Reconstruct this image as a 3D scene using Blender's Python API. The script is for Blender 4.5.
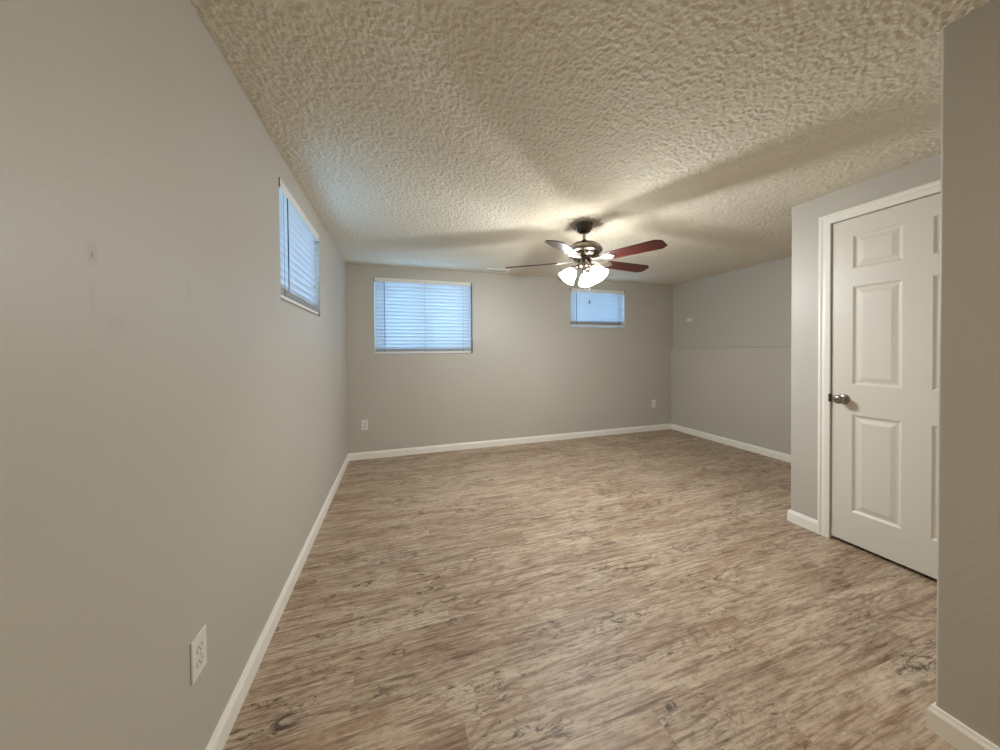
import bpy, bmesh, math, random
import numpy as np
from mathutils import Vector, Matrix

random.seed(7)
for o in list(bpy.data.objects):
    bpy.data.objects.remove(o)
SC = bpy.context.scene
C = SC.collection

# ------------------------------------------------------------ dimensions (metres)
H = 2.246            # ceiling height
XL = -0.548          # left wall
YB = 4.214           # back wall
XR_LO, XR_UP, ZLEDGE = 4.060, 4.102, 1.256   # right wall below / above its ledge
XD = 2.6765          # wall with the closet door
YD = 1.664           # its outside corner
XE, YE = 1.643, 0.598   # corner of the entry wall
YR = -1.3            # wall behind the camera
DY0, DY1, DH = 1.4307, 0.6707, 2.045   # door opening
BH, BT = 0.083, 0.013

# ------------------------------------------------------------ camera
F_PX, CX, CY = 337.0, 506.98, 355.26
yaw, pit, roll = 0.3145, -0.0135, -0.0082
Fv = Vector((math.sin(yaw)*math.cos(pit), math.cos(yaw)*math.cos(pit), math.sin(pit)))
Rv = Vector((math.cos(yaw), -math.sin(yaw), 0)); Uv = Rv.cross(Fv)
R2 = Rv*math.cos(roll) + Uv*math.sin(roll); U2 = -Rv*math.sin(roll) + Uv*math.cos(roll)
cam = bpy.data.cameras.new('camera'); camo = bpy.data.objects.new('camera', cam); C.objects.link(camo)
camo.matrix_world = Matrix(((R2.x, U2.x, -Fv.x, 0), (R2.y, U2.y, -Fv.y, 0), (R2.z, U2.z, -Fv.z, 1.2426), (0, 0, 0, 1)))
cam.sensor_fit = 'HORIZONTAL'; cam.sensor_width = 36; cam.lens = F_PX*36/1000
cam.shift_x = -(CX-500)/1000; cam.shift_y = (CY-375)/1000
cam.clip_start = 0.02
SC.camera = camo

# ------------------------------------------------------------ world, exposure
W = bpy.data.worlds.new('world'); SC.world = W; W.use_nodes = True
bg = W.node_tree.nodes['Background']
bg.inputs[0].default_value = (0.34, 0.63, 1.0, 1); bg.inputs[1].default_value = 7.5
SC.view_settings.view_transform = 'Standard'; SC.view_settings.look = 'None'
SC.view_settings.gamma = 1; SC.view_settings.use_curve_mapping = False
SC.view_settings.exposure = 0.0
BULB_W = 39.0          # watts of each bulb in the fan's three shades
BULB_COL = (0.92, 0.99, 1.04)

# added warm fill behind the camera for the near walls and ceiling, no fixture known
HL = bpy.data.lights.new('rear_fill_light', 'AREA'); HL.shape = 'DISK'; HL.size = 0.35; HL.energy = 13; HL.color = (1.0, 0.90, 0.70)
HLo = bpy.data.objects.new('rear_fill_light', HL); C.objects.link(HLo); HLo.location = (0.55, -0.95, H-0.06)

# ------------------------------------------------------------ node helpers
def lin(r, g, b):
    f = lambda c: ((c/255+0.055)/1.055)**2.4 if c > 10 else c/255/12.92
    return (f(r), f(g), f(b), 1)
def mat(name, col=(0.8, 0.8, 0.8, 1), rough=0.5, metal=0.0, spec=0.5):
    m = bpy.data.materials.new(name); m.use_nodes = True
    b = m.node_tree.nodes['Principled BSDF']
    b.inputs['Base Color'].default_value = col; b.inputs['Roughness'].default_value = rough
    b.inputs['Metallic'].default_value = metal; b.inputs['Specular IOR Level'].default_value = spec
    return m
class G:
    """small node graph builder"""
    def __init__(s, m): s.t = m.node_tree; s.b = s.t.nodes.get('Principled BSDF')
    def n(s, kind, props=None, **ins):
        x = s.t.nodes.new(kind)
        for k, v in (props or {}).items(): setattr(x, k, v)
        for k, v in ins.items():
            k = int(k[1:]) if k[0] == 'i' and k[1:].isdigit() else k.replace('_', ' ')
            s.put(x.inputs[k], v)
        return x
    def put(s, sock, v):
        if hasattr(v, 'is_output'): s.t.links.new(v, sock)
        elif hasattr(v, 'outputs'): s.t.links.new(v.outputs[0], sock)
        else: sock.default_value = v
    def m(s, op, a, b=0.0, c=0.0):
        return s.n('ShaderNodeMath', {'operation': op}, i0=a, i1=b, i2=c).outputs[0]
    def noise(s, vec, scale, detail=2.0, rough=0.5, dist=0.0):
        return s.n('ShaderNodeTexNoise', None, Vector=vec, Scale=scale, Detail=detail, Roughness=rough, Distortion=dist).outputs[0]
    def mix(s, f, a, b, mode='MIX'):
        x = s.t.nodes.new('ShaderNodeMix'); x.data_type = 'RGBA'; x.blend_type = mode
        s.put(x.inputs[0], f); s.put(x.inputs[6], a); s.put(x.inputs[7], b); return x.outputs[2]
    def ramp(s, f, lo, hi):
        x = s.n('ShaderNodeMapRange', None, Value=f); x.inputs[1].default_value = lo; x.inputs[2].default_value = hi
        return x.outputs[0]
    def obj(s): return s.n('ShaderNodeTexCoord').outputs['Object']

# ------------------------------------------------------------ materials
def wall_paint(name, stain=False, patch=False):
    m = mat(name, lin(196, 190, 179), 0.46, 0, 0.45); g = G(m); co = g.obj()
    n1 = g.noise(co, 55, 3, 0.55); n2 = g.noise(co, 160, 2, 0.5)
    h = g.m('ADD', g.ramp(n1, 0.4, 0.7), g.m('MULTIPLY', n2, 0.35))
    bump = g.n('ShaderNodeBump', None, Strength=0.18, Distance=0.0014, Height=h)
    g.put(g.b.inputs['Normal'], bump)
    cloud = g.ramp(g.noise(co, 1.3, 3), 0.3, 0.7)
    col = g.mix(cloud, lin(194, 188, 176), lin(198, 192, 181))
    if patch:    # a small lighter spot high in the far corner
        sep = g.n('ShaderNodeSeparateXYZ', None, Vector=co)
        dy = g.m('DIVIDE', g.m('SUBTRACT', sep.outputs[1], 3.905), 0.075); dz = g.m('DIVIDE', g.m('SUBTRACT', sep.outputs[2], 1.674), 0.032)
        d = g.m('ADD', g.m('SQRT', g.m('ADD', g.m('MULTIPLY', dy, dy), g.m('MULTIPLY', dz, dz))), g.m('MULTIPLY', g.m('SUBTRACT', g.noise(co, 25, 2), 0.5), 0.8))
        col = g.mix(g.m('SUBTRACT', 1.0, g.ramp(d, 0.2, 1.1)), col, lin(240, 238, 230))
    if stain:    # scuffs left on the paint: a rubbed patch around a nail hole and a faint mark further on
        sep = g.n('ShaderNodeSeparateXYZ', None, Vector=co)
        def blob(y, z, ry, rz, k):
            dy = g.m('DIVIDE', g.m('SUBTRACT', sep.outputs[1], y), ry)
            dz = g.m('DIVIDE', g.m('SUBTRACT', sep.outputs[2], z), rz)
            d = g.m('SQRT', g.m('ADD', g.m('MULTIPLY', dy, dy), g.m('MULTIPLY', dz, dz)))
            d = g.m('ADD', d, g.m('MULTIPLY', g.m('SUBTRACT', g.noise(co, 60, 3), 0.5), 1.6))
            return g.m('MULTIPLY', g.m('SUBTRACT', 1.0, g.ramp(d, 0.5, 1.15)), k)
        f = g.m('ADD', blob(0.853, 1.435, 0.016, 0.028, 0.15), blob(0.853, 1.432, 0.003, 0.006, 0.5))
        f = g.m('ADD', f, blob(0.850, 1.355, 0.009, 0.05, 0.09))
        f = g.m('ADD', f, blob(1.165, 1.42, 0.010, 0.035, 0.12))
        f = g.m('ADD', f, blob(0.91, 1.30, 0.03, 0.02, 0.08))
        col = g.mix(f, col, lin(120, 110, 96))
    g.put(g.b.inputs['Base Color'], col)
    return m
M = {}
M['wall'] = wall_paint('wall_paint'); M['wall_pale_spot'] = wall_paint('wall_paint_pale_spot', patch=True); M['wall_marked'] = wall_paint('wall_paint_marked', True)

def popcorn():
    m = mat('popcorn_ceiling', lin(226, 218, 200), 0.95, 0, 0.1); g = G(m); co = g.obj()
    vo = g.n('ShaderNodeTexVoronoi', {'feature': 'SMOOTH_F1'}, Vector=co, Scale=105.0); vo.inputs['Smoothness'].default_value = 0.5
    b = g.noise(co, 240, 2); h = g.m('ADD', g.m('MULTIPLY', g.m('SUBTRACT', 1.0, vo.outputs['Distance']), 1.2), g.m('MULTIPLY', b, 0.35))
    g.put(g.b.inputs['Normal'], g.n('ShaderNodeBump', None, Strength=0.45, Distance=0.0035, Height=h))
    return m
M['ceiling'] = popcorn()
def trim_paint(name, r, gg, b, rough=0.35):
    m = mat(name, lin(r, gg, b), rough, 0, 0.45); g = G(m)
    g.put(g.b.inputs['Normal'], g.n('ShaderNodeBump', None, Strength=0.12, Distance=0.0006, Height=g.noise(g.obj(), 90, 3)))
    return m
M['trim'] = trim_paint('trim_paint', 248, 243, 233)
M['door'] = trim_paint('door_paint', 228, 221, 209, 0.38)
M['plastic'] = mat('white_plastic', lin(236, 232, 224), 0.3)
M['almond'] = mat('socket_plastic', lin(226, 221, 210), 0.3)
M['slot'] = mat('socket_slot', lin(105, 98, 88), 0.6)
M['gap'] = mat('bracket_and_gap_shadow', lin(62, 60, 58), 0.5)  # blind brackets, and the strip that imitates shadow beside the wide blind
M['vent_dark'] = mat('vent_inside', lin(20, 18, 16), 0.8)
M['vinyl'] = mat('window_vinyl', lin(225, 224, 220), 0.4)
M['sill'] = trim_paint('sill_paint', 196, 178, 160, 0.4)

def brushed(name, col, rough):
    m = mat(name, col, rough, 1.0); g = G(m)
    sc = g.n('ShaderNodeMapping', None, Vector=g.obj()); sc.inputs['Scale'].default_value = (20, 20, 400)
    n = g.noise(sc, 3, 2)
    g.put(g.b.inputs['Roughness'], g.m('ADD', g.m('MULTIPLY', n, 0.16), rough-0.08))
    return m
M['nickel'] = brushed('brushed_nickel', (0.33, 0.30, 0.26, 1), 0.27)
M['nickel_dark'] = brushed('dark_nickel', (0.13, 0.11, 0.09, 1), 0.30)
M['bracket'] = brushed('satin_bracket', (0.62, 0.57, 0.52, 1), 0.38)

def mahogany():
    m = mat('mahogany_blade', lin(84, 24, 14), 0.28, 0, 0.5); g = G(m)
    mp = g.n('ShaderNodeMapping', None, Vector=g.obj()); mp.inputs['Scale'].default_value = (3, 60, 20)
    n = g.noise(mp, 1.0, 4, 0.6, 1.0)
    g.put(g.b.inputs['Base Color'], g.mix(g.ramp(n, 0.35, 0.68), lin(36, 8, 7), lin(72, 16, 11)))
    g.b.inputs['Coat Weight'].default_value = 0.3; g.b.inputs['Coat Roughness'].default_value = 0.15
    return m
M['mahogany'] = mahogany()

def lampglass():
    m = bpy.data.materials.new('frosted_shade_glass'); m.use_nodes = True; t = m.node_tree
    t.nodes.remove(t.nodes['Principled BSDF']); out = t.nodes['Material Output']
    tr = t.nodes.new('ShaderNodeBsdfTransparent'); tr.inputs[0].default_value = (1, 0.97, 0.93, 1)
    tl = t.nodes.new('ShaderNodeBsdfTranslucent'); tl.inputs[0].default_value = (0.95, 0.93, 0.9, 1)
    em = t.nodes.new('ShaderNodeEmission'); em.inputs[0].default_value = (1, 0.93, 0.84, 1); em.inputs[1].default_value = 3.0
    mx = t.nodes.new('ShaderNodeMixShader'); mx.inputs[0].default_value = 0.5
    ad = t.nodes.new('ShaderNodeAddShader')
    t.links.new(tr.outputs[0], mx.inputs[1]); t.links.new(tl.outputs[0], mx.inputs[2])
    t.links.new(mx.outputs[0], ad.inputs[0]); t.links.new(em.outputs[0], ad.inputs[1]); t.links.new(ad.outputs[0], out.inputs[0])
    return m
M['lamp_glass'] = lampglass()
def bulbmat():
    m = bpy.data.materials.new('lit_bulb'); m.use_nodes = True; t = m.node_tree
    t.nodes.remove(t.nodes['Principled BSDF'])
    em = t.nodes.new('ShaderNodeEmission'); em.inputs[0].default_value = (1, 0.92, 0.8, 1); em.inputs[1].default_value = 12
    t.links.new(em.outputs[0], t.nodes['Material Output'].inputs[0]); return m
M['bulb'] = bulbmat()
def slatmat():
    m = bpy.data.materials.new('white_blind_slat'); m.use_nodes = True; t = m.node_tree
    b = t.nodes['Principled BSDF']; b.inputs['Base Color'].default_value = (0.80, 0.80, 0.79, 1); b.inputs['Roughness'].default_value = 0.45
    tl = t.nodes.new('ShaderNodeBsdfTranslucent'); tl.inputs[0].default_value = (0.75, 0.80, 0.85, 1)
    mx = t.nodes.new('ShaderNodeMixShader'); mx.inputs[0].default_value = 0.4
    t.links.new(b.outputs[0], mx.inputs[1]); t.links.new(tl.outputs[0], mx.inputs[2])
    t.links.new(mx.outputs[0], t.nodes['Material Output'].inputs[0]); return m
M['slat'] = slatmat()
M['cord'] = mat('blind_cord', lin(120, 122, 128), 0.7)
M['wand'] = mat('clear_wand', lin(70, 90, 110), 0.25)
def glassmat():
    m = bpy.data.materials.new('window_glass'); m.use_nodes = True; t = m.node_tree
    t.nodes.remove(t.nodes['Principled BSDF'])
    tr = t.nodes.new('ShaderNodeBsdfTransparent'); tr.inputs[0].default_value = (0.93, 0.96, 0.96, 1)
    gl = t.nodes.new('ShaderNodeBsdfGlossy'); gl.inputs['Roughness'].default_value = 0.02
    mx = t.nodes.new('ShaderNodeMixShader'); mx.inputs[0].default_value = 0.07
    t.links.new(tr.outputs[0], mx.inputs[1]); t.links.new(gl.outputs[0], mx.inputs[2])
    t.links.new(mx.outputs[0], t.nodes['Material Output'].inputs[0]); return m
M['glass'] = glassmat()

def floormat():
    m = mat('vinyl_planks', (0.4, 0.3, 0.2, 1), 0.42, 0, 0.4); g = G(m); co = g.obj()
    sp = g.n('ShaderNodeSeparateXYZ', None, Vector=co); X, Y = sp.outputs[0], sp.outputs[1]
    PW, PL = 0.152, 1.22
    yr = g.m('DIVIDE', g.m('ADD', Y, 10.0), PW); row = g.m('FLOOR', yr); fy = g.m('FRACT', yr)
    wn = g.n('ShaderNodeTexWhiteNoise', {'noise_dimensions': '1D'}, W=row)
    xr = g.m('ADD', g.m('DIVIDE', g.m('ADD', X, 10.0), PL), wn.outputs['Value']); col = g.m('FLOOR', xr); fx = g.m('FRACT', xr)
    idv = g.n('ShaderNodeCombineXYZ', None, X=row, Y=col)
    pid = g.n('ShaderNodeTexWhiteNoise', {'noise_dimensions': '2D'}, Vector=idv)
    off = g.n('ShaderNodeVectorMath', {'operation': 'SCALE'}, i0=pid.outputs['Color']); off.inputs['Scale'].default_value = 37.0
    pc = g.n('ShaderNodeVectorMath', {'operation': 'ADD'}, i0=co, i1=off.outputs[0]).outputs[0]
    def stretch(v, sx, sy):
        mp = g.n('ShaderNodeMapping', None, Vector=v); mp.inputs['Scale'].default_value = (sx, sy, 1); return mp.outputs[0]
    # slow warp so the grain wanders
    broad = g.noise(stretch(pc, 1.3, 8), 1.0, 3, 0.6, 0.6)
    grain = g.noise(stretch(pc, 6.0, 75), 1.0, 6, 0.72, 0.3)
    fine = g.noise(stretch(pc, 24, 260), 1.0, 3, 0.65, 0.3)
    mott = g.noise(stretch(pc, 30, 60), 1.0, 5, 0.75, 0.6)
    # cathedral rings: contour bands of a slow stretched field
    cath = g.noise(stretch(pc, 1.15, 6.0), 1.0, 1.0, 0.3, 0.1)
    ring = g.m('ABSOLUTE', g.m('SINE', g.m('MULTIPLY', cath, 48.0)))
    ring = g.m('MULTIPLY', g.m('POWER', g.m('SUBTRACT', 1.0, ring), 1.8), g.ramp(g.noise(stretch(pc, 1.5, 5), 1.0, 2), 0.47, 0.57))
    # knots and char marks
    kn = g.noise(stretch(pc, 9, 24), 1.0, 6, 0.78, 1.6)
    knot = g.m('MULTIPLY', g.ramp(kn, 0.53, 0.62), g.ramp(g.noise(stretch(pc, 2.2, 6.0), 1.0, 1), 0.47, 0.58))
    streak = g.m('MULTIPLY', g.ramp(g.noise(stretch(pc, 3.6, 48), 1.0, 5, 0.70, 0.4), 0.55, 0.66), g.ramp(g.noise(stretch(pc, 1.2, 6), 1.0, 2), 0.42, 0.62))
    c = g.mix(g.ramp(broad, 0.32, 0.68), lin(178, 149, 122), lin(216, 196, 170))
    c = g.mix(g.m('MULTIPLY', pid.outputs['Value'], 0.22), c, lin(151, 137, 120))
    c = g.mix(g.m('MULTIPLY', g.ramp(grain, 0.49, 0.60), 0.62), c, lin(118, 86, 64))
    c = g.mix(g.m('MULTIPLY', g.ramp(grain, 0.46, 0.36), 0.5), c, lin(226, 209, 186))
    c = g.mix(g.m('MULTIPLY', g.ramp(mott, 0.50, 0.62), 0.35), c, lin(116, 99, 84))
    c = g.mix(g.m('MULTIPLY', ring, 0.5), c, lin(100, 74, 52))
    c = g.mix(g.m('MULTIPLY', streak, 0.85), c, lin(92, 60, 42))
    c = g.mix(g.m('MULTIPLY', knot, 0.85), c, lin(62, 47, 38))
    c = g.mix(g.m('MULTIPLY', g.ramp(fine, 0.45, 0.65), 0.25), c, lin(92, 70, 52))
    # seams
    sy = g.m('MINIMUM', fy, g.m('SUBTRACT', 1.0, fy)); sx = g.m('MINIMUM', fx, g.m('SUBTRACT', 1.0, fx))
    seam = g.m('MAXIMUM', g.m('LESS_THAN', sy, 0.0055), g.m('LESS_THAN', sx, 0.0008))
    c = g.mix(g.m('MULTIPLY', seam, 0.22), c, lin(80, 62, 48))
    g.put(g.b.inputs['Base Color'], c)
    g.put(g.b.inputs['Roughness'], g.m('ADD', 0.40, g.m('MULTIPLY', fine, 0.18)))
    h = g.m('SUBTRACT', g.m('ADD', g.m('MULTIPLY', grain, 0.6), g.m('MULTIPLY', fine, 0.4)), g.m('MULTIPLY', seam, 0.8))
    g.put(g.b.inputs['Normal'], g.n('ShaderNodeBump', None, Strength=0.22, Distance=0.0012, Height=h))
    return m
M['floor'] = floormat()

# ------------------------------------------------------------ mesh helpers
def link(name, bm, material, parent=None, loc=None, smooth=False, matx=None):
    me = bpy.data.meshes.new(name)
    bmesh.ops.recalc_face_normals(bm, faces=bm.faces[:])
    if matx is not None: bm.transform(matx)
    bm.to_mesh(me); bm.free(); me.materials.append(material)
    if smooth is True:
        for p in me.polygons: p.use_smooth = True
    elif smooth:
        for p in me.polygons: p.use_smooth = True
        me.set_sharp_from_angle(angle=math.radians(smooth))
    o = bpy.data.objects.new(name, me); C.objects.link(o)
    if parent is not None: o.parent = parent
    if loc is not None: o.location = loc
    return o
def box(bm, lo, hi):
    vs = [bm.verts.new((x, y, z)) for x in (lo[0], hi[0]) for y in (lo[1], hi[1]) for z in (lo[2], hi[2])]
    for f in ((0, 1, 3, 2), (4, 6, 7, 5), (0, 4, 5, 1), (2, 3, 7, 6), (0, 2, 6, 4), (1, 5, 7, 3)):
        bm.faces.new([vs[i] for i in f])
    return vs
def bxm(lo, hi, bev=0.0, seg=2):
    bm = bmesh.new(); box(bm, lo, hi)
    if bev: bmesh.ops.bevel(bm, geom=bm.edges[:], offset=bev, segments=seg, affect='EDGES', profile=0.5)
    return bm
def prism(bm, pts, z0, z1):
    a = [bm.verts.new((p[0], p[1], z0)) for p in pts]; b = [bm.verts.new((p[0], p[1], z1)) for p in pts]
    n = len(pts); bm.faces.new(a[::-1]); bm.faces.new(b)
    for i in range(n): bm.faces.new((a[i], a[(i+1) % n], b[(i+1) % n], b[i]))
def lathe(bm, prof, seg=40, cap=True):
    rings = []
    for r, z in prof:
        if r < 1e-6: rings.append([bm.verts.new((0, 0, z))])
        else: rings.append([bm.verts.new((r*math.cos(2*math.pi*i/seg), r*math.sin(2*math.pi*i/seg), z)) for i in range(seg)])
    for A, B in zip(rings, rings[1:]):
        for i in range(seg):
            j = (i+1) % seg
            if len(A) == 1 and len(B) == 1: continue
            if len(A) == 1: bm.faces.new((A[0], B[i], B[j]))
            elif len(B) == 1: bm.faces.new((A[i], B[0], A[j]))
            else: bm.faces.new((A[i], B[i], B[j], A[j]))
    if cap:
        for Rg in (rings[0], rings[-1]):
            if len(Rg) > 1: bm.faces.new(Rg)
def tube(bm, pts, r, seg=8):
    pts = [Vector(p) for p in pts]; rings = []
    for i, p in enumerate(pts):
        d = (pts[min(i+1, len(pts)-1)]-pts[max(i-1, 0)]).normalized()
        up = Vector((0, 0, 1)) if abs(d.z) < 0.9 else Vector((1, 0, 0))
        u = d.cross(up).normalized(); v = u.cross(d)
        rings.append([bm.verts.new(p+r*(u*math.cos(2*math.pi*k/seg)+v*math.sin(2*math.pi*k/seg))) for k in range(seg)])
    for A, B in zip(rings, rings[1:]):
        for k in range(seg): bm.faces.new((A[k], A[(k+1) % seg], B[(k+1) % seg], B[k]))
    bm.faces.new(rings[0]); bm.faces.new(rings[-1])
def struct(name, bm, m, parent=None, **k):
    o = link(name, bm, m, parent, **k)
    if parent is None: o['kind'] = 'structure'
    return o
def thing(name, label, cat, loc=(0, 0, 0), rot=(0, 0, 0), group=None):
    o = bpy.data.objects.new(name, None); C.objects.link(o); o.empty_display_size = 0.05
    o.location = loc; o.rotation_euler = rot; o['label'] = label; o['category'] = cat
    if group: o['group'] = group
    return o

def wall_slab(us, zs, solid, depth, place, bev_edges=None):
    """wall with rectangular holes: grid lines us/zs, solid(i,j); place(u,d,z)->xyz ; d from 0 (room face) to depth"""
    bm = bmesh.new(); V = {}
    def v(i, j, k):
        if (i, j, k) not in V: V[(i, j, k)] = bm.verts.new(place(us[i], (0, depth)[k], zs[j]))
        return V[(i, j, k)]
    nu, nz = len(us)-1, len(zs)-1
    S = lambda i, j: 0 <= i < nu and 0 <= j < nz and solid(i, j)
    for i in range(nu):
        for j in range(nz):
            if not S(i, j): continue
            bm.faces.new((v(i, j, 0), v(i+1, j, 0), v(i+1, j+1, 0), v(i, j+1, 0)))
            bm.faces.new((v(i, j, 1), v(i, j+1, 1), v(i+1, j+1, 1), v(i+1, j, 1)))
            if not S(i-1, j): bm.faces.new((v(i, j, 0), v(i, j+1, 0), v(i, j+1, 1), v(i, j, 1)))
            if not S(i+1, j): bm.faces.new((v(i+1, j, 0), v(i+1, j, 1), v(i+1, j+1, 1), v(i+1, j+1, 0)))
            if not S(i, j-1): bm.faces.new((v(i, j, 0), v(i, j, 1), v(i+1, j, 1), v(i+1, j, 0)))
            if not S(i, j+1): bm.faces.new((v(i, j+1, 0), v(i+1, j+1, 0), v(i+1, j+1, 1), v(i, j+1, 1)))
    return bm

# ------------------------------------------------------------ room shell
WT = 0.24
WIN_TOP = 2.114
W1 = (-0.250, 0.913, 1.205)     # back wall, big window: x0, x1, sill z
W2 = (2.310, 3.210, 1.555)      # back wall, small window
W3 = (1.945, 2.850, 1.500)      # left wall window: y0, y1, sill z
TOPZ = H+0.05
us = [XL-WT, W1[0], W1[1], W2[0], W2[1], XR_UP+WT]; zs = [0, W1[2], W2[2], WIN_TOP, TOPZ]
struct('wall_back', wall_slab(us, zs, lambda i, j: not ((i == 1 and j in (1, 2)) or (i == 3 and j == 2)), WT,
       lambda u, d, z: (u, YB+d, z)), M['wall'])
us = [YR-0.12, W3[0], W3[1], YB]; zs = [0, W3[2], WIN_TOP, TOPZ]
struct('wall_left', wall_slab(us, zs, lambda i, j: not (i == 1 and j == 1), WT, lambda u, d, z: (XL-d, u, z)), M['wall_marked'])
bm = bmesh.new()    # right wall: thicker below the ledge
a = [(XR_LO, 0), (XR_LO, ZLEDGE-0.004), (XR_LO+0.004, ZLEDGE), (XR_UP, ZLEDGE+0.001), (XR_UP, TOPZ), (XR_UP+WT, TOPZ), (XR_UP+WT, 0)]
va = [bm.verts.new((x, YD-0.2, z)) for x, z in a]; vb = [bm.verts.new((x, YB, z)) for x, z in a]
bm.faces.new(va); bm.faces.new(vb)
for i in range(len(a)): bm.faces.new((va[i], va[(i+1) % len(a)], vb[(i+1) % len(a)], vb[i]))
struct('wall_right', bm, M['wall_pale_spot'])
# closet wall: door face (x = XD) and its return to the right wall, rounded outside corner
def rounded(cx, cy, r, a0, a1, n=6):
    return [(cx+r*math.cos(math.radians(a0+(a1-a0)*i/n)), cy+r*math.sin(math.radians(a0+(a1-a0)*i/n))) for i in range(n+1)]
T2 = 0.115; G0 = 0.006
bm = bmesh.new()
prism(bm, [(XD, DY0+G0)] + [(XD+T2, DY0+G0), (XD+T2, YD-T2), (XR_LO, YD-T2), (XR_LO, YD)] + rounded(XD+0.007, YD-0.007, 0.007, 90, 180), 0, TOPZ)
struct('wall_closet', bm, M['wall'])
struct('wall_header', bxm((XD, DY1-G0, DH+G0), (XD+T2, DY0+G0, TOPZ)), M['wall'])
bm = bmesh.new()    # entry wall: its long face, its rounded corner and the return to the door wall
prism(bm, rounded(XE+0.008, YE-0.008, 0.008, 180, 90) + [(XD+T2, YE), (XD+T2, YE-T2), (XE+T2, YE-T2), (XE+T2, YR), (XE, YR)], 0, TOPZ)
struct('wall_entry', bm, M['wall'])
struct('wall_nook', bxm((XD, YE, 0), (XD+T2, DY1-G0, TOPZ)), M['wall'])
struct('wall_rear', bxm((XL, YR-0.12, 0), (XE+T2, YR, TOPZ)), M['wall'])
struct('wall_closet_inside', bxm((XD+T2, YE-T2-0.1, 0), (XR_LO+0.3, YE-T2, TOPZ)), M['wall'])
struct('wall_closet_end', bxm((XR_LO, YE-T2, 0), (XR_LO+0.1, YD-T2, TOPZ)), M['wall'])
struct('floor', bxm((XL-WT, YR-0.12, -0.06), (XR_UP+WT, YB+WT, 0)), M['floor'])

# popcorn ceiling: real lumps
def ceiling():
    x0, x1, y0, y1 = XL-0.002, XR_UP+0.002, -0.50, YB+0.002
    st = 0.0056
    nx, ny = int((x1-x0)/st)+1, int((y1-y0)/st)+1
    xs = np.linspace(x0, x1, nx); ys = np.linspace(y0, y1, ny)
    Xg, Yg = np.meshgrid(xs, ys, indexing='ij')
    rng = np.random.default_rng(5)
    h = np.zeros((nx, ny)); dx_, dy_ = xs[1]-xs[0], ys[1]-ys[0]
    n = int((x1-x0)*(y1-y0)/1.35e-4)      # crumbs of texture, each a rounded lump
    px, py = rng.uniform(x0, x1, n), rng.uniform(y0, y1, n); rr = rng.uniform(0.0045, 0.0095, n); hh = rng.uniform(0.45, 1.0, n)*rr/0.0095
    ix, iy = np.round((px-x0)/dx_).astype(int), np.round((py-y0)/dy_).astype(int)
    for ox in range(-2, 3):
        for oy in range(-2, 3):
            jx, jy = np.clip(ix+ox, 0, nx-1), np.clip(iy+oy, 0, ny-1)
            d2 = ((x0+jx*dx_-px)**2+(y0+jy*dy_-py)**2)/rr**2
            np.maximum.at(h, (jx, jy), hh*np.clip(1-d2, 0, 1)**0.7)
    Z = H-0.0005-0.0062*h
    co = np.stack([Xg, Yg, Z], -1).reshape(-1, 3)
    idx = np.arange(nx*ny).reshape(nx, ny)
    q = np.stack([idx[:-1, :-1], idx[:-1, 1:], idx[1:, 1:], idx[1:, :-1]], -1).reshape(-1, 4)
    # flat rear piece and a closing top sheet
    ext = np.array([[x0, YR-0.1, H-0.002], [x1, YR-0.1, H-0.002], [x1, y0, H-0.002], [x0, y0, H-0.002],
                    [x0, YR-0.1, H+0.06], [x1, YR-0.1, H+0.06], [x1, y1, H+0.06], [x0, y1, H+0.06]])
    n0 = len(co); co = np.concatenate([co, ext])
    q = np.concatenate([q, np.array([[0, 3, 2, 1], [4, 5, 6, 7]])+n0])
    me = bpy.data.meshes.new('ceiling')
    me.vertices.add(len(co)); me.vertices.foreach_set('co', co.ravel())
    me.loops.add(q.size); me.loops.foreach_set('vertex_index', q.ravel().astype(np.int32))
    me.polygons.add(len(q)); me.polygons.foreach_set('loop_start', np.arange(0, q.size, 4, dtype=np.int32))
    me.polygons.foreach_set('use_smooth', np.ones(len(q), bool))
    me.update(); me.validate(); me.materials.append(M['ceiling'])
    o = bpy.data.objects.new('ceiling', me); C.objects.link(o); o['kind'] = 'structure'
ceiling()

# ------------------------------------------------------------ baseboards
def sweep(path, segs, name):
    prof = [(0, 0), (BT, 0), (BT, BH-0.022), (BT*0.86, BH-0.016), (BT*0.62, BH-0.010), (BT*0.52, BH-0.004), (BT*0.35, BH), (0, BH)]
    P = [Vector((x, y)) for x, y in path]
    def off(i, d):
        nrm = lambda a, b: Vector((-(b-a).y, (b-a).x)).normalized()
        if i == 0: return P[0]+nrm(P[0], P[1])*d
        if i == len(P)-1: return P[-1]+nrm(P[-2], P[-1])*d
        n1, n2 = nrm(P[i-1], P[i]), nrm(P[i], P[i+1]); m_ = (n1+n2)
        return P[i]+m_*(d/max(1e-6, m_.dot(n1)))
    for s, nm in zip(segs, name):
        bm = bmesh.new(); rows = []
        for i in range(s[0], s[1]+1):
            rows.append([bm.verts.new((*off(i, d), z)) for d, z in prof])
        for A, B in zip(rows, rows[1:]):
            for k in range(len(prof)): bm.faces.new((A[k], A[(k+1) % 8], B[(k+1) % 8], B[k]))
        bm.faces.new(rows[0]); bm.faces.new(rows[-1])
        struct(nm, bm, M['trim'])
CW = 0.060
sweep([(XE, YR), (XE, YE), (XD, YE), (XD, DY1-CW)], [(0, 3)], ['baseboard_entry'])
sweep([(XD, DY0+CW), (XD, YD), (XR_LO, YD), (XR_LO, YB), (XL, YB), (XL, YR), (XE, YR)],
      [(0, 2), (2, 3), (3, 4), (4, 5), (5, 6)], ['baseboard_closet', 'baseboard_right', 'baseboard_back', 'baseboard_left', 'baseboard_rear'])

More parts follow.
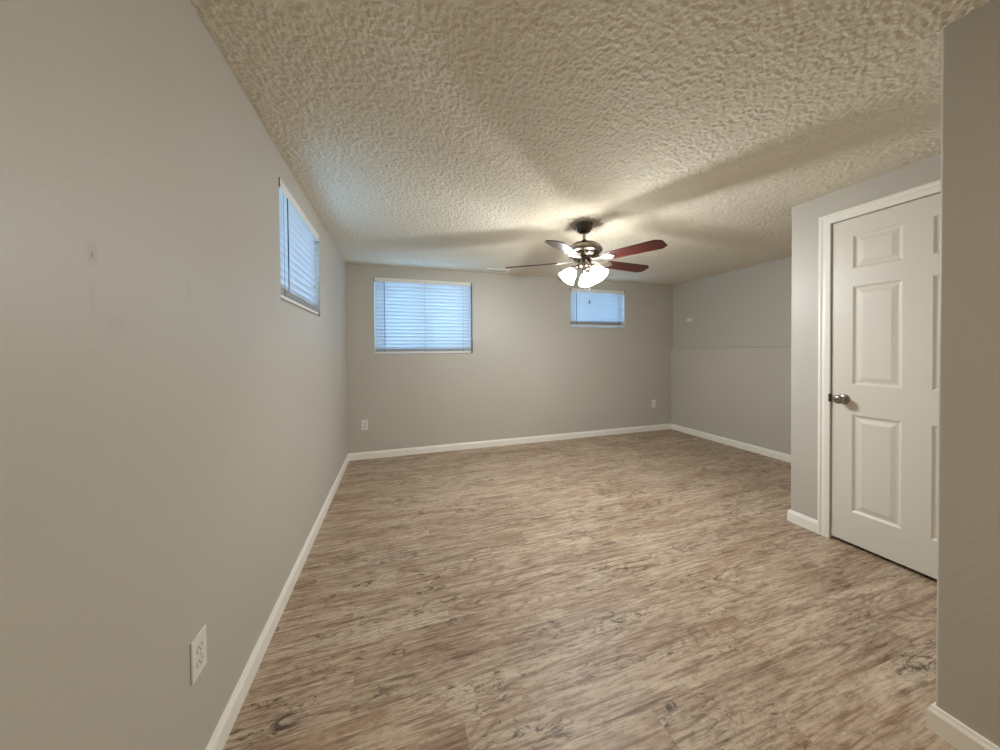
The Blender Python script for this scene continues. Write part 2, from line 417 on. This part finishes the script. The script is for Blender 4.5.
# ------------------------------------------------------------ door, casing, jamb
def casing():
    # colonial profile: (offset from inner edge, projection)
    pr = [(0, 0), (0, 0.010), (0.006, 0.0115), (0.022, 0.0125), (0.034, 0.014), (0.040, 0.011), (0.046, 0.0165), (0.056, 0.0175), (CW, 0.015), (CW, 0)]
    bm = bmesh.new(); rows = []
    path = [(DY0, 0, 1, 0), (DY0, DH, 1, 1), (DY1, DH, -1, 1), (DY1, 0, -1, 0)]
    for y, z, sy, sz in path: rows.append([bm.verts.new((XD-p, y+sy*o_, z+sz*o_)) for o_, p in pr])
    for A, B in zip(rows, rows[1:]):
        for k in range(len(pr)): bm.faces.new((A[k], A[(k+1) % len(pr)], B[(k+1) % len(pr)], B[k]))
    bm.faces.new(rows[0]); bm.faces.new(rows[-1])
    o = struct('trim_1', bm, M['trim'], smooth=40)
    bm = bmesh.new()
    box(bm, (XD-0.001, DY0+0.0005, 0), (XD+T2, DY0+G0-0.0005, DH)); box(bm, (XD-0.001, DY1-G0+0.0005, 0), (XD+T2, DY1-0.0005, DH))
    box(bm, (XD-0.001, DY1-G0+0.0005, DH+0.0005), (XD+T2, DY0+G0-0.0005, DH+G0-0.0005))
    box(bm, (XD+0.046, DY0-0.011, 0), (XD+0.058, DY0, DH)); box(bm, (XD+0.046, DY1, 0), (XD+0.058, DY1+0.011, DH))
    link('door_jamb', bm, M['trim'], o)
casing()
def door():
    y0, y1, z0, z1 = DY1+0.004, DY0-0.004, 0.023, DH-0.005; xf = XD+0.004; th = 0.035
    ym = (y0+y1)/2; cols = [(ym+0.056, ym+0.272), (ym-0.272, ym-0.056)]; rows = [(0.222, 0.828), (1.014, 1.622), (1.731, 1.934)]
    Ys = sorted([y0, y1]+[v for c_ in cols for v in c_]); Zs = sorted([z0, z1]+[v for r_ in rows for v in r_])
    bm = bmesh.new()
    for sgn, xs in ((1, xf), (-1, xf+th)):
        V = {}
        def v(y, z):
            if (y, z) not in V: V[(y, z)] = bm.verts.new((xs, y, z))
            return V[(y, z)]
        for i in range(len(Ys)-1):
            for j in range(len(Zs)-1):
                ya, yb, za, zb = Ys[i], Ys[i+1], Zs[j], Zs[j+1]
                if any(abs(ya-min(c_)) < 1e-6 for c_ in cols) and any(abs(za-r_[0]) < 1e-6 for r_ in rows):
                    prev = [v(ya, za), v(yb, za), v(yb, zb), v(ya, zb)]
                    for ins, dep in ((0.004, 0.003), (0.011, 0.0085), (0.017, 0.0095), (0.024, 0.0085), (0.044, 0.0025), (0.048, 0.002)):
                        cur = [bm.verts.new((xs+sgn*dep, y, z)) for y, z in ((ya+ins, za+ins), (yb-ins, za+ins), (yb-ins, zb-ins), (ya+ins, zb-ins))]
                        for k in range(4): bm.faces.new((prev[k], prev[(k+1) % 4], cur[(k+1) % 4], cur[k]))
                        prev = cur
                    bm.faces.new(prev)
                else: bm.faces.new((v(ya, za), v(yb, za), v(yb, zb), v(ya, zb)))
    def side(P): bm.faces.new([bm.verts.new(p) for p in P])
    side([(xf, y0, z0), (xf+th, y0, z0), (xf+th, y0, z1), (xf, y0, z1)]); side([(xf, y1, z0), (xf+th, y1, z0), (xf+th, y1, z1), (xf, y1, z1)])
    side([(xf, y0, z0), (xf, y1, z0), (xf+th, y1, z0), (xf+th, y0, z0)]); side([(xf, y0, z1), (xf, y1, z1), (xf+th, y1, z1), (xf+th, y0, z1)])
    bmesh.ops.remove_doubles(bm, verts=bm.verts[:], dist=1e-5)
    d = struct('door_1', bm, M['door'])
    # knob, axis along -x
    ky, kz = DY0-0.066, 0.920
    R = Matrix.Translation((xf, ky, kz)) @ Matrix.Rotation(-math.pi/2, 4, 'Y')
    bm = bmesh.new(); lathe(bm, [(0, 0.0005), (0.0325, 0.0005), (0.033, 0.003), (0.030, 0.007), (0.018, 0.009), (0.0125, 0.011), (0.0115, 0.026), (0.015, 0.030), (0.0235, 0.035), (0.0275, 0.043), (0.0280, 0.051), (0.0255, 0.058), (0.018, 0.063), (0.006, 0.0645), (0, 0.0645)], 36, False)
    k = link('door_knob', bm, M['nickel'], d, smooth=50, matx=R)
    bm = bmesh.new(); lathe(bm, [(0, 0.0645), (0.004, 0.0645), (0.004, 0.0668), (0.0, 0.0668)], 16, False)
    link('lock_button', bm, M['nickel_dark'], k, smooth=50, matx=R)
    link('latch', bxm((XD-0.0125, DY0-0.004, kz-0.026), (XD+0.010, DY0+0.006, kz+0.026), 0.0012), M['nickel_dark'], d)
    for hz in (0.25, 1.05, 1.80):
        bm = bmesh.new(); tube(bm, [(XD-0.006, DY1+0.002, hz-0.045), (XD-0.006, DY1+0.002, hz+0.045)], 0.006, 12)
        link('hinge', bm, M['nickel'], d, smooth=50)
door()

# ------------------------------------------------------------ windows
def window(n, width, height, place_m):
    """local frame: x along wall, y outwards, z up; origin at lower left of the opening's room face"""
    fr = bmesh.new(); y0, y1, t = 0.15, 0.20, 0.035
    box(fr, (0.001, y0, 0.001), (t, y1, height-0.001)); box(fr, (width-t, y0, 0.001), (width-0.001, y1, height-0.001))
    box(fr, (t, y0, 0.001), (width-t, y1, t)); box(fr, (t, y0, height-t), (width-t, y1, height-0.001))
    box(fr, (width/2-0.012, y0+0.005, t), (width/2+0.012, y1-0.005, height-t))
    for x0_, x1_ in ((t, width/2-0.02), (width/2+0.012, width-t)):
        s = 0.022
        box(fr, (x0_, y0+0.012, t), (x0_+s, y1-0.015, height-t)); box(fr, (x1_-s, y0+0.012, t), (x1_, y1-0.015, height-t))
        box(fr, (x0_+s, y0+0.012, t), (x1_-s, y1-0.015, t+s)); box(fr, (x0_+s, y0+0.012, height-t-s), (x1_-s, y1-0.015, height-t))
    w = struct('window_%d' % n, fr, M['vinyl']); w.matrix_world = place_m
    g_ = bmesh.new()
    box(g_, (t+0.018, 0.168, t+0.018), (width/2-0.038, 0.172, height-t-0.018)); box(g_, (width/2+0.038, 0.168, t+0.018), (width-t-0.018, 0.172, height-t-0.018))
    link('pane', g_, M['glass'], w)
    link('window_sill', bxm((0.001, 0.0, 0.0005), (width-0.001, 0.149, 0.010), 0.002), M['sill'], w)
def blind(label, width, height, drop, place_m, gapL, gapR, wand_x, wand_len, tilt, stack):
    """white 2-inch slat blind hung inside the opening"""
    t = thing('window_blind', label, 'blind', group='white slatted blinds in the basement windows'); t.matrix_world = place_m
    x0, x1 = gapL, width-gapR; yc = 0.034
    # valance with a small moulded face
    bm = bmesh.new(); pr = [(-0.003, 0.0), (-0.006, 0.004), (-0.006, 0.009), (-0.003, 0.013), (-0.003, 0.036), (-0.006, 0.041), (-0.005, 0.046), (0.002, 0.046), (0.002, 0.0)]
    zt = height-0.049
    A = [bm.verts.new((x0, y, zt+z)) for y, z in pr]; B = [bm.verts.new((x1, y, zt+z)) for y, z in pr]
    bm.faces.new(A); bm.faces.new(B)
    for k in range(len(pr)): bm.faces.new((A[k], A[(k+1) % len(pr)], B[(k+1) % len(pr)], B[k]))
    link('valance', bm, M['plastic'], t)
    link('headrail', bxm((x0+0.004, 0.006, height-0.048), (x1-0.004, 0.060, height-0.003), 0.002), M['plastic'], t)
    # slats: gently crowned, room edge up
    bm = bmesh.new(); pitch = 0.0440; ztop = height-0.055; zbot = height-drop+0.035+stack*0.0045
    n = int(math.ceil((ztop-zbot)/pitch))+1; pitch = (ztop-0.012-(zbot-0.010))/(n-1)
    rnd = random.Random(int(width*1000))
    def slat(zc, tl, inset=0.0):
        ca, sa = math.cos(tl), math.sin(tl); hw = 0.0255; k = 6; up, lo = [], []
        for i in range(k+1):
            s = -hw+2*hw*i/k; crown = 0.0028*(1-(s/hw)**2)
            for lst, dz in ((up, 0.0011), (lo, -0.0011)):
                y = s*ca+(crown+dz)*sa; z = -s*sa+(crown+dz)*ca
                lst.append((bm.verts.new((x0+inset, yc+y, zc+z)), bm.verts.new((x1-inset, yc+y, zc+z))))
        for lst in (up, lo):
            for (a_, b_), (c_, d_) in zip(lst, lst[1:]): bm.faces.new((a_, b_, d_, c_))
        for i in (0, k): bm.faces.new((up[i][0], up[i][1], lo[i][1], lo[i][0]))
        for e_ in (0, 1): bm.faces.new([p[e_] for p in up]+[p[e_] for p in lo[::-1]])
    for i in range(n): slat(ztop-0.012-i*pitch, tilt+rnd.uniform(-0.03, 0.03), 0.003)
    zb = height-drop+0.020
    for i in range(stack): slat(zb+0.004+i*0.0045, 0.0, 0.003)
    link('slats', bm, M['slat'], t)
    link('bottom_rail', bxm((x0+0.003, yc-0.026, height-drop), (x1-0.003, yc+0.026, zb), 0.004), M['plastic'], t)
    for fx in ((0.09, 0.5, 0.91) if width > 1 else (0.10, 0.90)):
        bm = bmesh.new(); xx = x0+(x1-x0)*fx
        for yy in (yc-0.027, yc+0.027): box(bm, (xx-0.0010, yy-0.0006, height-drop+0.01), (xx+0.0010, yy+0.0006, height-0.05))
        link('ladder_cord', bm, M['cord'], t)
    bm = bmesh.new(); tube(bm, [(wand_x, -0.004, height-0.058), (wand_x, -0.006, height-0.09), (wand_x, -0.007, height-wand_len)], 0.0030, 6)
    link('tilt_wand', bm, M['wand'], t, smooth=40)
    for xx in (x0-0.0035, x1+0.0035):
        link('mounting_bracket', bxm((xx-0.003, -0.003, height-0.050), (xx+0.003, 0.058, height-0.002), 0.001), M['gap'], t)
    return t
I4 = Matrix.Translation
mB1 = I4((W1[0], YB, W1[2])); mB2 = I4((W2[0], YB, W2[2]))
# left wall: local x runs towards the camera side reversed (x -> +y), outwards -> -x
mL = Matrix(((0, -1, 0, XL), (1, 0, 0, W3[0]), (0, 0, 1, W3[2]), (0, 0, 0, 1)))
for n, wdt, z0, mm in ((1, W1[1]-W1[0], W1[2], mB1), (2, W2[1]-W2[0], W2[2], mB2), (3, W3[1]-W3[0], W3[2], mL)):
    window(n, wdt, WIN_TOP-z0, mm)
link('gap_shadow_strip', bxm((W1[1]-W1[0]-0.0125, 0.004, 0.012), (W1[1]-W1[0]-0.001, 0.030, WIN_TOP-W1[2]-0.001), 0.001), M['gap'], bpy.data.objects['window_1'])  # dark strip standing in for the shadow between blind and right reveal
blind('wide white slatted blind in the larger window of the back wall', W1[1]-W1[0], WIN_TOP-W1[2], WIN_TOP-W1[2]-0.016, mB1, 0.004, 0.014, 0.115, 0.80, math.radians(55), 7)
blind('short white slatted blind in the small back wall window behind the fan lights', W2[1]-W2[0], WIN_TOP-W2[2], WIN_TOP-W2[2]-0.030, mB2, 0.008, 0.010, 0.095, 0.46, math.radians(51), 9)
blind('white slatted blind in the window of the left wall', W3[1]-W3[0], WIN_TOP-W3[2], WIN_TOP-W3[2]-0.020, mL, 0.006, 0.014, 0.115, 0.56, math.radians(54), 8)

# ------------------------------------------------------------ electrical outlets
def outlet(label, place_m, grp='white duplex wall outlets'):
    t = thing('wall_outlet', label, 'outlet', group=grp); t.matrix_world = place_m   # local: x right, z up, -y into room
    bm = bxm((-0.036, -0.0055, -0.0585), (0.036, 0.0, 0.0585), 0.0025, 3)
    link('cover_plate', bm, M['plastic'], t)
    for s in (-1, 1):
        bm = bmesh.new(); pts = []
        for i in range(24):
            a_ = 2*math.pi*i/24; pts.append((0.0172*math.cos(a_), max(-0.0125, min(0.0125, 0.0172*math.sin(a_)))))
        prism(bm, pts, 0, 0.0022); bm.transform(I4((0, -0.0054, s*0.0195)) @ Matrix.Rotation(math.pi/2, 4, 'X'))
        so = link('socket', bm, M['almond'], t)
        bm = bmesh.new(); zc = s*0.0195
        box(bm, (-0.0078, -0.0080, zc-0.001), (-0.0056, -0.0070, zc+0.0075)); box(bm, (0.0056, -0.0080, zc+0.000), (0.0078, -0.0070, zc+0.0072))
        box(bm, (-0.0023, -0.0080, zc-0.0095), (0.0023, -0.0070, zc-0.0050))
        link('slots', bm, M['slot'], so)
    bm = bmesh.new(); lathe(bm, [(0, 0), (0.0032, 0), (0.0028, 0.0012), (0, 0.0014)], 12, False)
    link('screw', bm, M['bracket'], t, matx=I4((0, -0.0054, 0)) @ Matrix.Rotation(math.pi/2, 4, 'X'))
outlet('white duplex outlet low on the left wall in the foreground', Matrix(((0, -1, 0, XL), (1, 0, 0, 1.170), (0, 0, 1, 0.391), (0, 0, 0, 1))))
outlet('small white outlet on the back wall just right of the left corner', I4((-0.369, YB, 0.395)))
outlet('small white outlet on the back wall near the right corner', I4((3.728, YB, 0.413)))

# ------------------------------------------------------------ ceiling register
def register():
    t = thing('ceiling_vent', 'white louvred air vent on the ceiling beside the back wall', 'vent', (1.185, 4.03, H-0.0045))
    L, Wd = 0.150, 0.075
    bm = bmesh.new()
    for s in (-1, 1):
        box(bm, (-L, s*Wd-(0.022 if s > 0 else 0), -0.007), (L, s*Wd+(0.022 if s < 0 else 0), 0.004))
        box(bm, (s*L-(0.022 if s > 0 else 0), -Wd+0.022, -0.007), (s*L+(0.022 if s < 0 else 0), Wd-0.022, 0.004))
    link('frame', bm, M['plastic'], t)
    link('duct_opening', bxm((-L+0.02, -Wd+0.02, 0.001), (L-0.02, Wd-0.02, 0.003)), M['vent_dark'], t)
    bm = bmesh.new()
    for i in range(7):
        y = -Wd+0.028+i*0.0157
        vs = box(bm, (-L+0.022, y-0.007, -0.001), (L-0.022, y+0.007, 0.0002))
        bmesh.ops.rotate(bm, verts=vs, cent=(0, y, 0), matrix=Matrix.Rotation(math.radians(38), 3, 'X'))
    bm.transform(I4((0, 0, -0.003)))
    link('louvres', bm, M['plastic'], t)
register()

# ------------------------------------------------------------ ceiling fan
def fan():
    fx, fy = 1.425, 2.371
    t = thing('ceiling_fan', 'ceiling fan with five mahogany blades, brushed nickel motor and three lit frosted shades', 'ceiling fan', (fx, fy, H))
    # canopy: ribbed cup under the ceiling
    bm = bmesh.new(); seg = 60
    prof = [(0.068, -0.002), (0.072, -0.006), (0.071, -0.014), (0.066, -0.020), (0.064, -0.024), (0.058, -0.045), (0.050, -0.060), (0.040, -0.070), (0.022, -0.075), (0.013, -0.076)]
    lathe(bm, prof, seg)
    for v in bm.verts:   # vertical flutes between collar and foot
        if -0.062 < v.co.z < -0.022:
            k = math.sin(10*math.atan2(v.co.y, v.co.x)); s = 1-0.05*max(0, k); v.co.x *= s; v.co.y *= s
    cn = link('canopy', bm, M['nickel_dark'], t, smooth=45)
    for k in range(10):
        bm = bmesh.new(); a_ = math.radians(36*k+9); c_, s_ = math.cos(a_), math.sin(a_)
        vs = box(bm, (-0.0045, -0.002, -0.013), (0.0045, 0.002, 0.013))
        bmesh.ops.transform(bm, verts=vs, matrix=I4((0.0615*c_, 0.0615*s_, -0.037)) @ Matrix.Rotation(a_+math.pi/2, 4, 'Z') @ Matrix.Rotation(math.radians(-16), 4, 'X'))
        link('canopy_rib', bm, M['nickel'], cn)
    bm = bmesh.new(); lathe(bm, [(0.0125, -0.070), (0.0125, -0.142)], 20)
    link('downrod', bm, M['nickel'], t, smooth=45)
    bm = bmesh.new(); lathe(bm, [(0.0135, -0.126), (0.020, -0.129), (0.023, -0.136), (0.030, -0.146), (0.040, -0.152), (0.030, -0.158)], 30)
    link('yoke_cover', bm, M['nickel_dark'], t, smooth=45)
    # motor housing: domed drum with a dark waist
    bm = bmesh.new()
    lathe(bm, [(0.030, -0.146), (0.062, -0.150), (0.100, -0.162), (0.128, -0.180), (0.140, -0.200), (0.142, -0.212), (0.138, -0.224), (0.124, -0.234), (0.118, -0.238)], 64)
    mh = link('motor_housing', bm, M['nickel'], t, smooth=50)
    bm = bmesh.new(); lathe(bm, [(0.112, -0.236), (0.119, -0.240), (0.112, -0.254), (0.096, -0.266), (0.080, -0.276), (0.060, -0.279)], 48)
    wv = link('motor_vent_ring', bm, M['nickel_dark'], mh, smooth=50)
    for k in range(20):
        bm = bmesh.new(); a_ = math.radians(18*k); c_, s_ = math.cos(a_), math.sin(a_)
        vs = box(bm, (-0.0045, -0.0025, -0.017), (0.0045, 0.0025, 0.017))
        bmesh.ops.transform(bm, verts=vs, matrix=I4((0.1075*c_, 0.1075*s_, -0.2585)) @ Matrix.Rotation(a_+math.pi/2, 4, 'Z') @ Matrix.Rotation(math.radians(-46), 4, 'X'))
        link('motor_rib', bm, M['nickel'], mh)
    bm = bmesh.new(); lathe(bm, [(0.060, -0.272), (0.088, -0.276), (0.088, -0.288), (0.060, -0.291)], 48)
    link('flywheel', bm, M['nickel_dark'], t, smooth=45)
    # switch housing and light fitter
    bm = bmesh.new(); lathe(bm, [(0.046, -0.288), (0.052, -0.294), (0.053, -0.322), (0.060, -0.328), (0.060, -0.338), (0.050, -0.350), (0.030, -0.362), (0.014, -0.368), (0.009, -0.378), (0.0, -0.381)], 40, False)
    link('switch_housing', bm, M['nickel'], t, smooth=45)
    # blades
    rw = [(0.205, 0.050), (0.235, 0.056), (0.40, 0.062), (0.588, 0.066), (0.606, 0.064), (0.640, 0.038)]
    outline = [(r, w_) for r, w_ in rw]+[(r, -w_) for r, w_ in rw[::-1]]
    bm = bmesh.new(); prism(bm, outline, -0.003, 0.003)
    bmesh.ops.bevel(bm, geom=[e for e in bm.edges if abs(e.verts[0].co.z-e.verts[1].co.z) < 1e-6], offset=0.0012, segments=2, affect='EDGES')
    pitch_m = Matrix.Rotation(math.radians(-12), 4, 'X')
    bm.transform(pitch_m)
    ang0 = -139.5
    ZB = -0.296
    b0 = None; i0 = None
    for k in range(5):
        a_ = math.radians(ang0+72*k)
        if k == 0:
            b0 = link('blade', bm, M['mahogany'], t)
            ib = bmesh.new()     # blade iron: arm out of the flywheel widening to a three-lobed plate
            arm = [(0.078, 0.014), (0.120, 0.011), (0.150, 0.012), (0.172, 0.020), (0.190, 0.036), (0.215, 0.045), (0.240, 0.036), (0.252, 0.022)]
            pts = arm+[(0.268, 0.008), (0.268, -0.008)]+[(r, -w_) for r, w_ in arm[::-1]]
            prism(ib, pts, -0.0075, -0.0035)
            bmesh.ops.bevel(ib, geom=[e for e in ib.edges if abs(e.verts[0].co.z-e.verts[1].co.z) < 1e-6], offset=0.001, segments=1, affect='EDGES')
            for v in ib.verts:
                f_ = min(1, max(0, (v.co.x-0.09)/0.09)); f_ = f_*f_*(3-2*f_)
                y, z = v.co.y, v.co.z; c_, s_ = math.cos(math.radians(-12*f_)), math.sin(math.radians(-12*f_))
                v.co.y = y*c_-z*s_; v.co.z = y*s_+z*c_+0.010*(1-f_)
            i0 = link('blade_bracket', ib, M['bracket'], b0)
            scr = []
            for px_, py_ in ((0.215, 0.028), (0.215, -0.028), (0.250, 0.0)):
                s2 = bmesh.new(); lathe(s2, [(0, -0.0102), (0.0045, -0.0092), (0.0050, -0.0074), (0, -0.0070)], 10, False)
                scr.append(link('screw', s2, M['nickel'], b0, smooth=45, matx=pitch_m @ I4((px_, py_, 0))))
            b = b0
        else:
            b = b0.copy(); C.objects.link(b); b.parent = t
            for ch in [i0]+scr:
                c2 = ch.copy(); C.objects.link(c2); c2.parent = b
        b.location = (0, 0, ZB); b.rotation_euler = (0, math.radians(1.0), a_)
    # lamp arms, sockets, shades, bulbs
    for k, az in enumerate((188, -52, 68)):
        a_ = math.radians(az)-yaw          # measured from the camera's right-hand direction
        d = Vector((math.cos(a_), math.sin(a_), 0)); tl = math.radians(40)   # tilt of the axis away from straight down
        ax = (d*math.sin(tl)+Vector((0, 0, -1))*math.cos(tl)).normalized()
        p0 = Vector((0, 0, -0.336))+d*0.045; p1 = p0+d*0.022+Vector((0, 0, -0.004)); p2 = p1+ax*0.022
        bm = bmesh.new(); tube(bm, [p0, p0.lerp(p1, 0.6), p1, p2], 0.011, 14)
        arm = link('lamp_arm', bm, M['nickel'], t, smooth=50)
        q = Vector((0, 0, 1)).rotation_difference(ax).to_matrix().to_4x4(); m_ = I4(p2) @ q
        bm = bmesh.new(); lathe(bm, [(0.010, -0.012), (0.022, -0.010), (0.030, 0.000), (0.031, 0.014), (0.027, 0.016)], 32)
        link('shade_fitter', bm, M['nickel'], arm, smooth=45, matx=m_)
        # bell shade, open mouth, 3 mm glass
        out = [(0.026, 0.010), (0.029, 0.018), (0.038, 0.029), (0.049, 0.046), (0.056, 0.066), (0.061, 0.086), (0.068, 0.101), (0.072, 0.107)]
        inn = [(r-0.0025, z) for r, z in out[::-1]]
        bm = bmesh.new(); lathe(bm, out+inn, 48, False)
        sh = link('lamp_shade', bm, M['lamp_glass'], t, smooth=True, matx=m_); sh['label'] = 'white frosted bell-shaped glass shade'
        bm = bmesh.new(); lathe(bm, [(0, 0.016), (0.012, 0.018), (0.014, 0.032), (0.024, 0.048), (0.029, 0.062), (0.026, 0.078), (0.014, 0.087), (0, 0.089)], 24, False)
        link('light_bulb', bm, M['bulb'], sh, smooth=True, matx=m_)
        ld = bpy.data.lights.new('fan_lamp_light', 'POINT'); ld.energy = BULB_W; ld.color = BULB_COL; ld.shadow_soft_size = 0.032
        lo = bpy.data.objects.new('fan_lamp_light', ld); C.objects.link(lo); lo.parent = t; lo.location = p2+ax*0.098
    # pull chains
    for (cx_, cy_), ln, nm in (((-0.030, -0.045), 0.185, 0.0), ((0.012, -0.055), 0.300, 0.0)):
        bm = bmesh.new()
        tube(bm, [(cx_*0.9, cy_*0.9, -0.325), (cx_, cy_, -0.340), (cx_, cy_, -0.34-ln+0.03)], 0.0013, 6)
        ch = link('pull_chain', bm, M['bracket'], t)
        bm = bmesh.new(); lathe(bm, [(0, 0.032), (0.002, 0.031), (0.003, 0.024), (0.006, 0.012), (0.0055, 0.003), (0, 0)], 12, False)
        link('chain_pendant', bm, M['nickel_dark'], ch, matx=I4((cx_, cy_, -0.34-ln)), smooth=50)
fan()
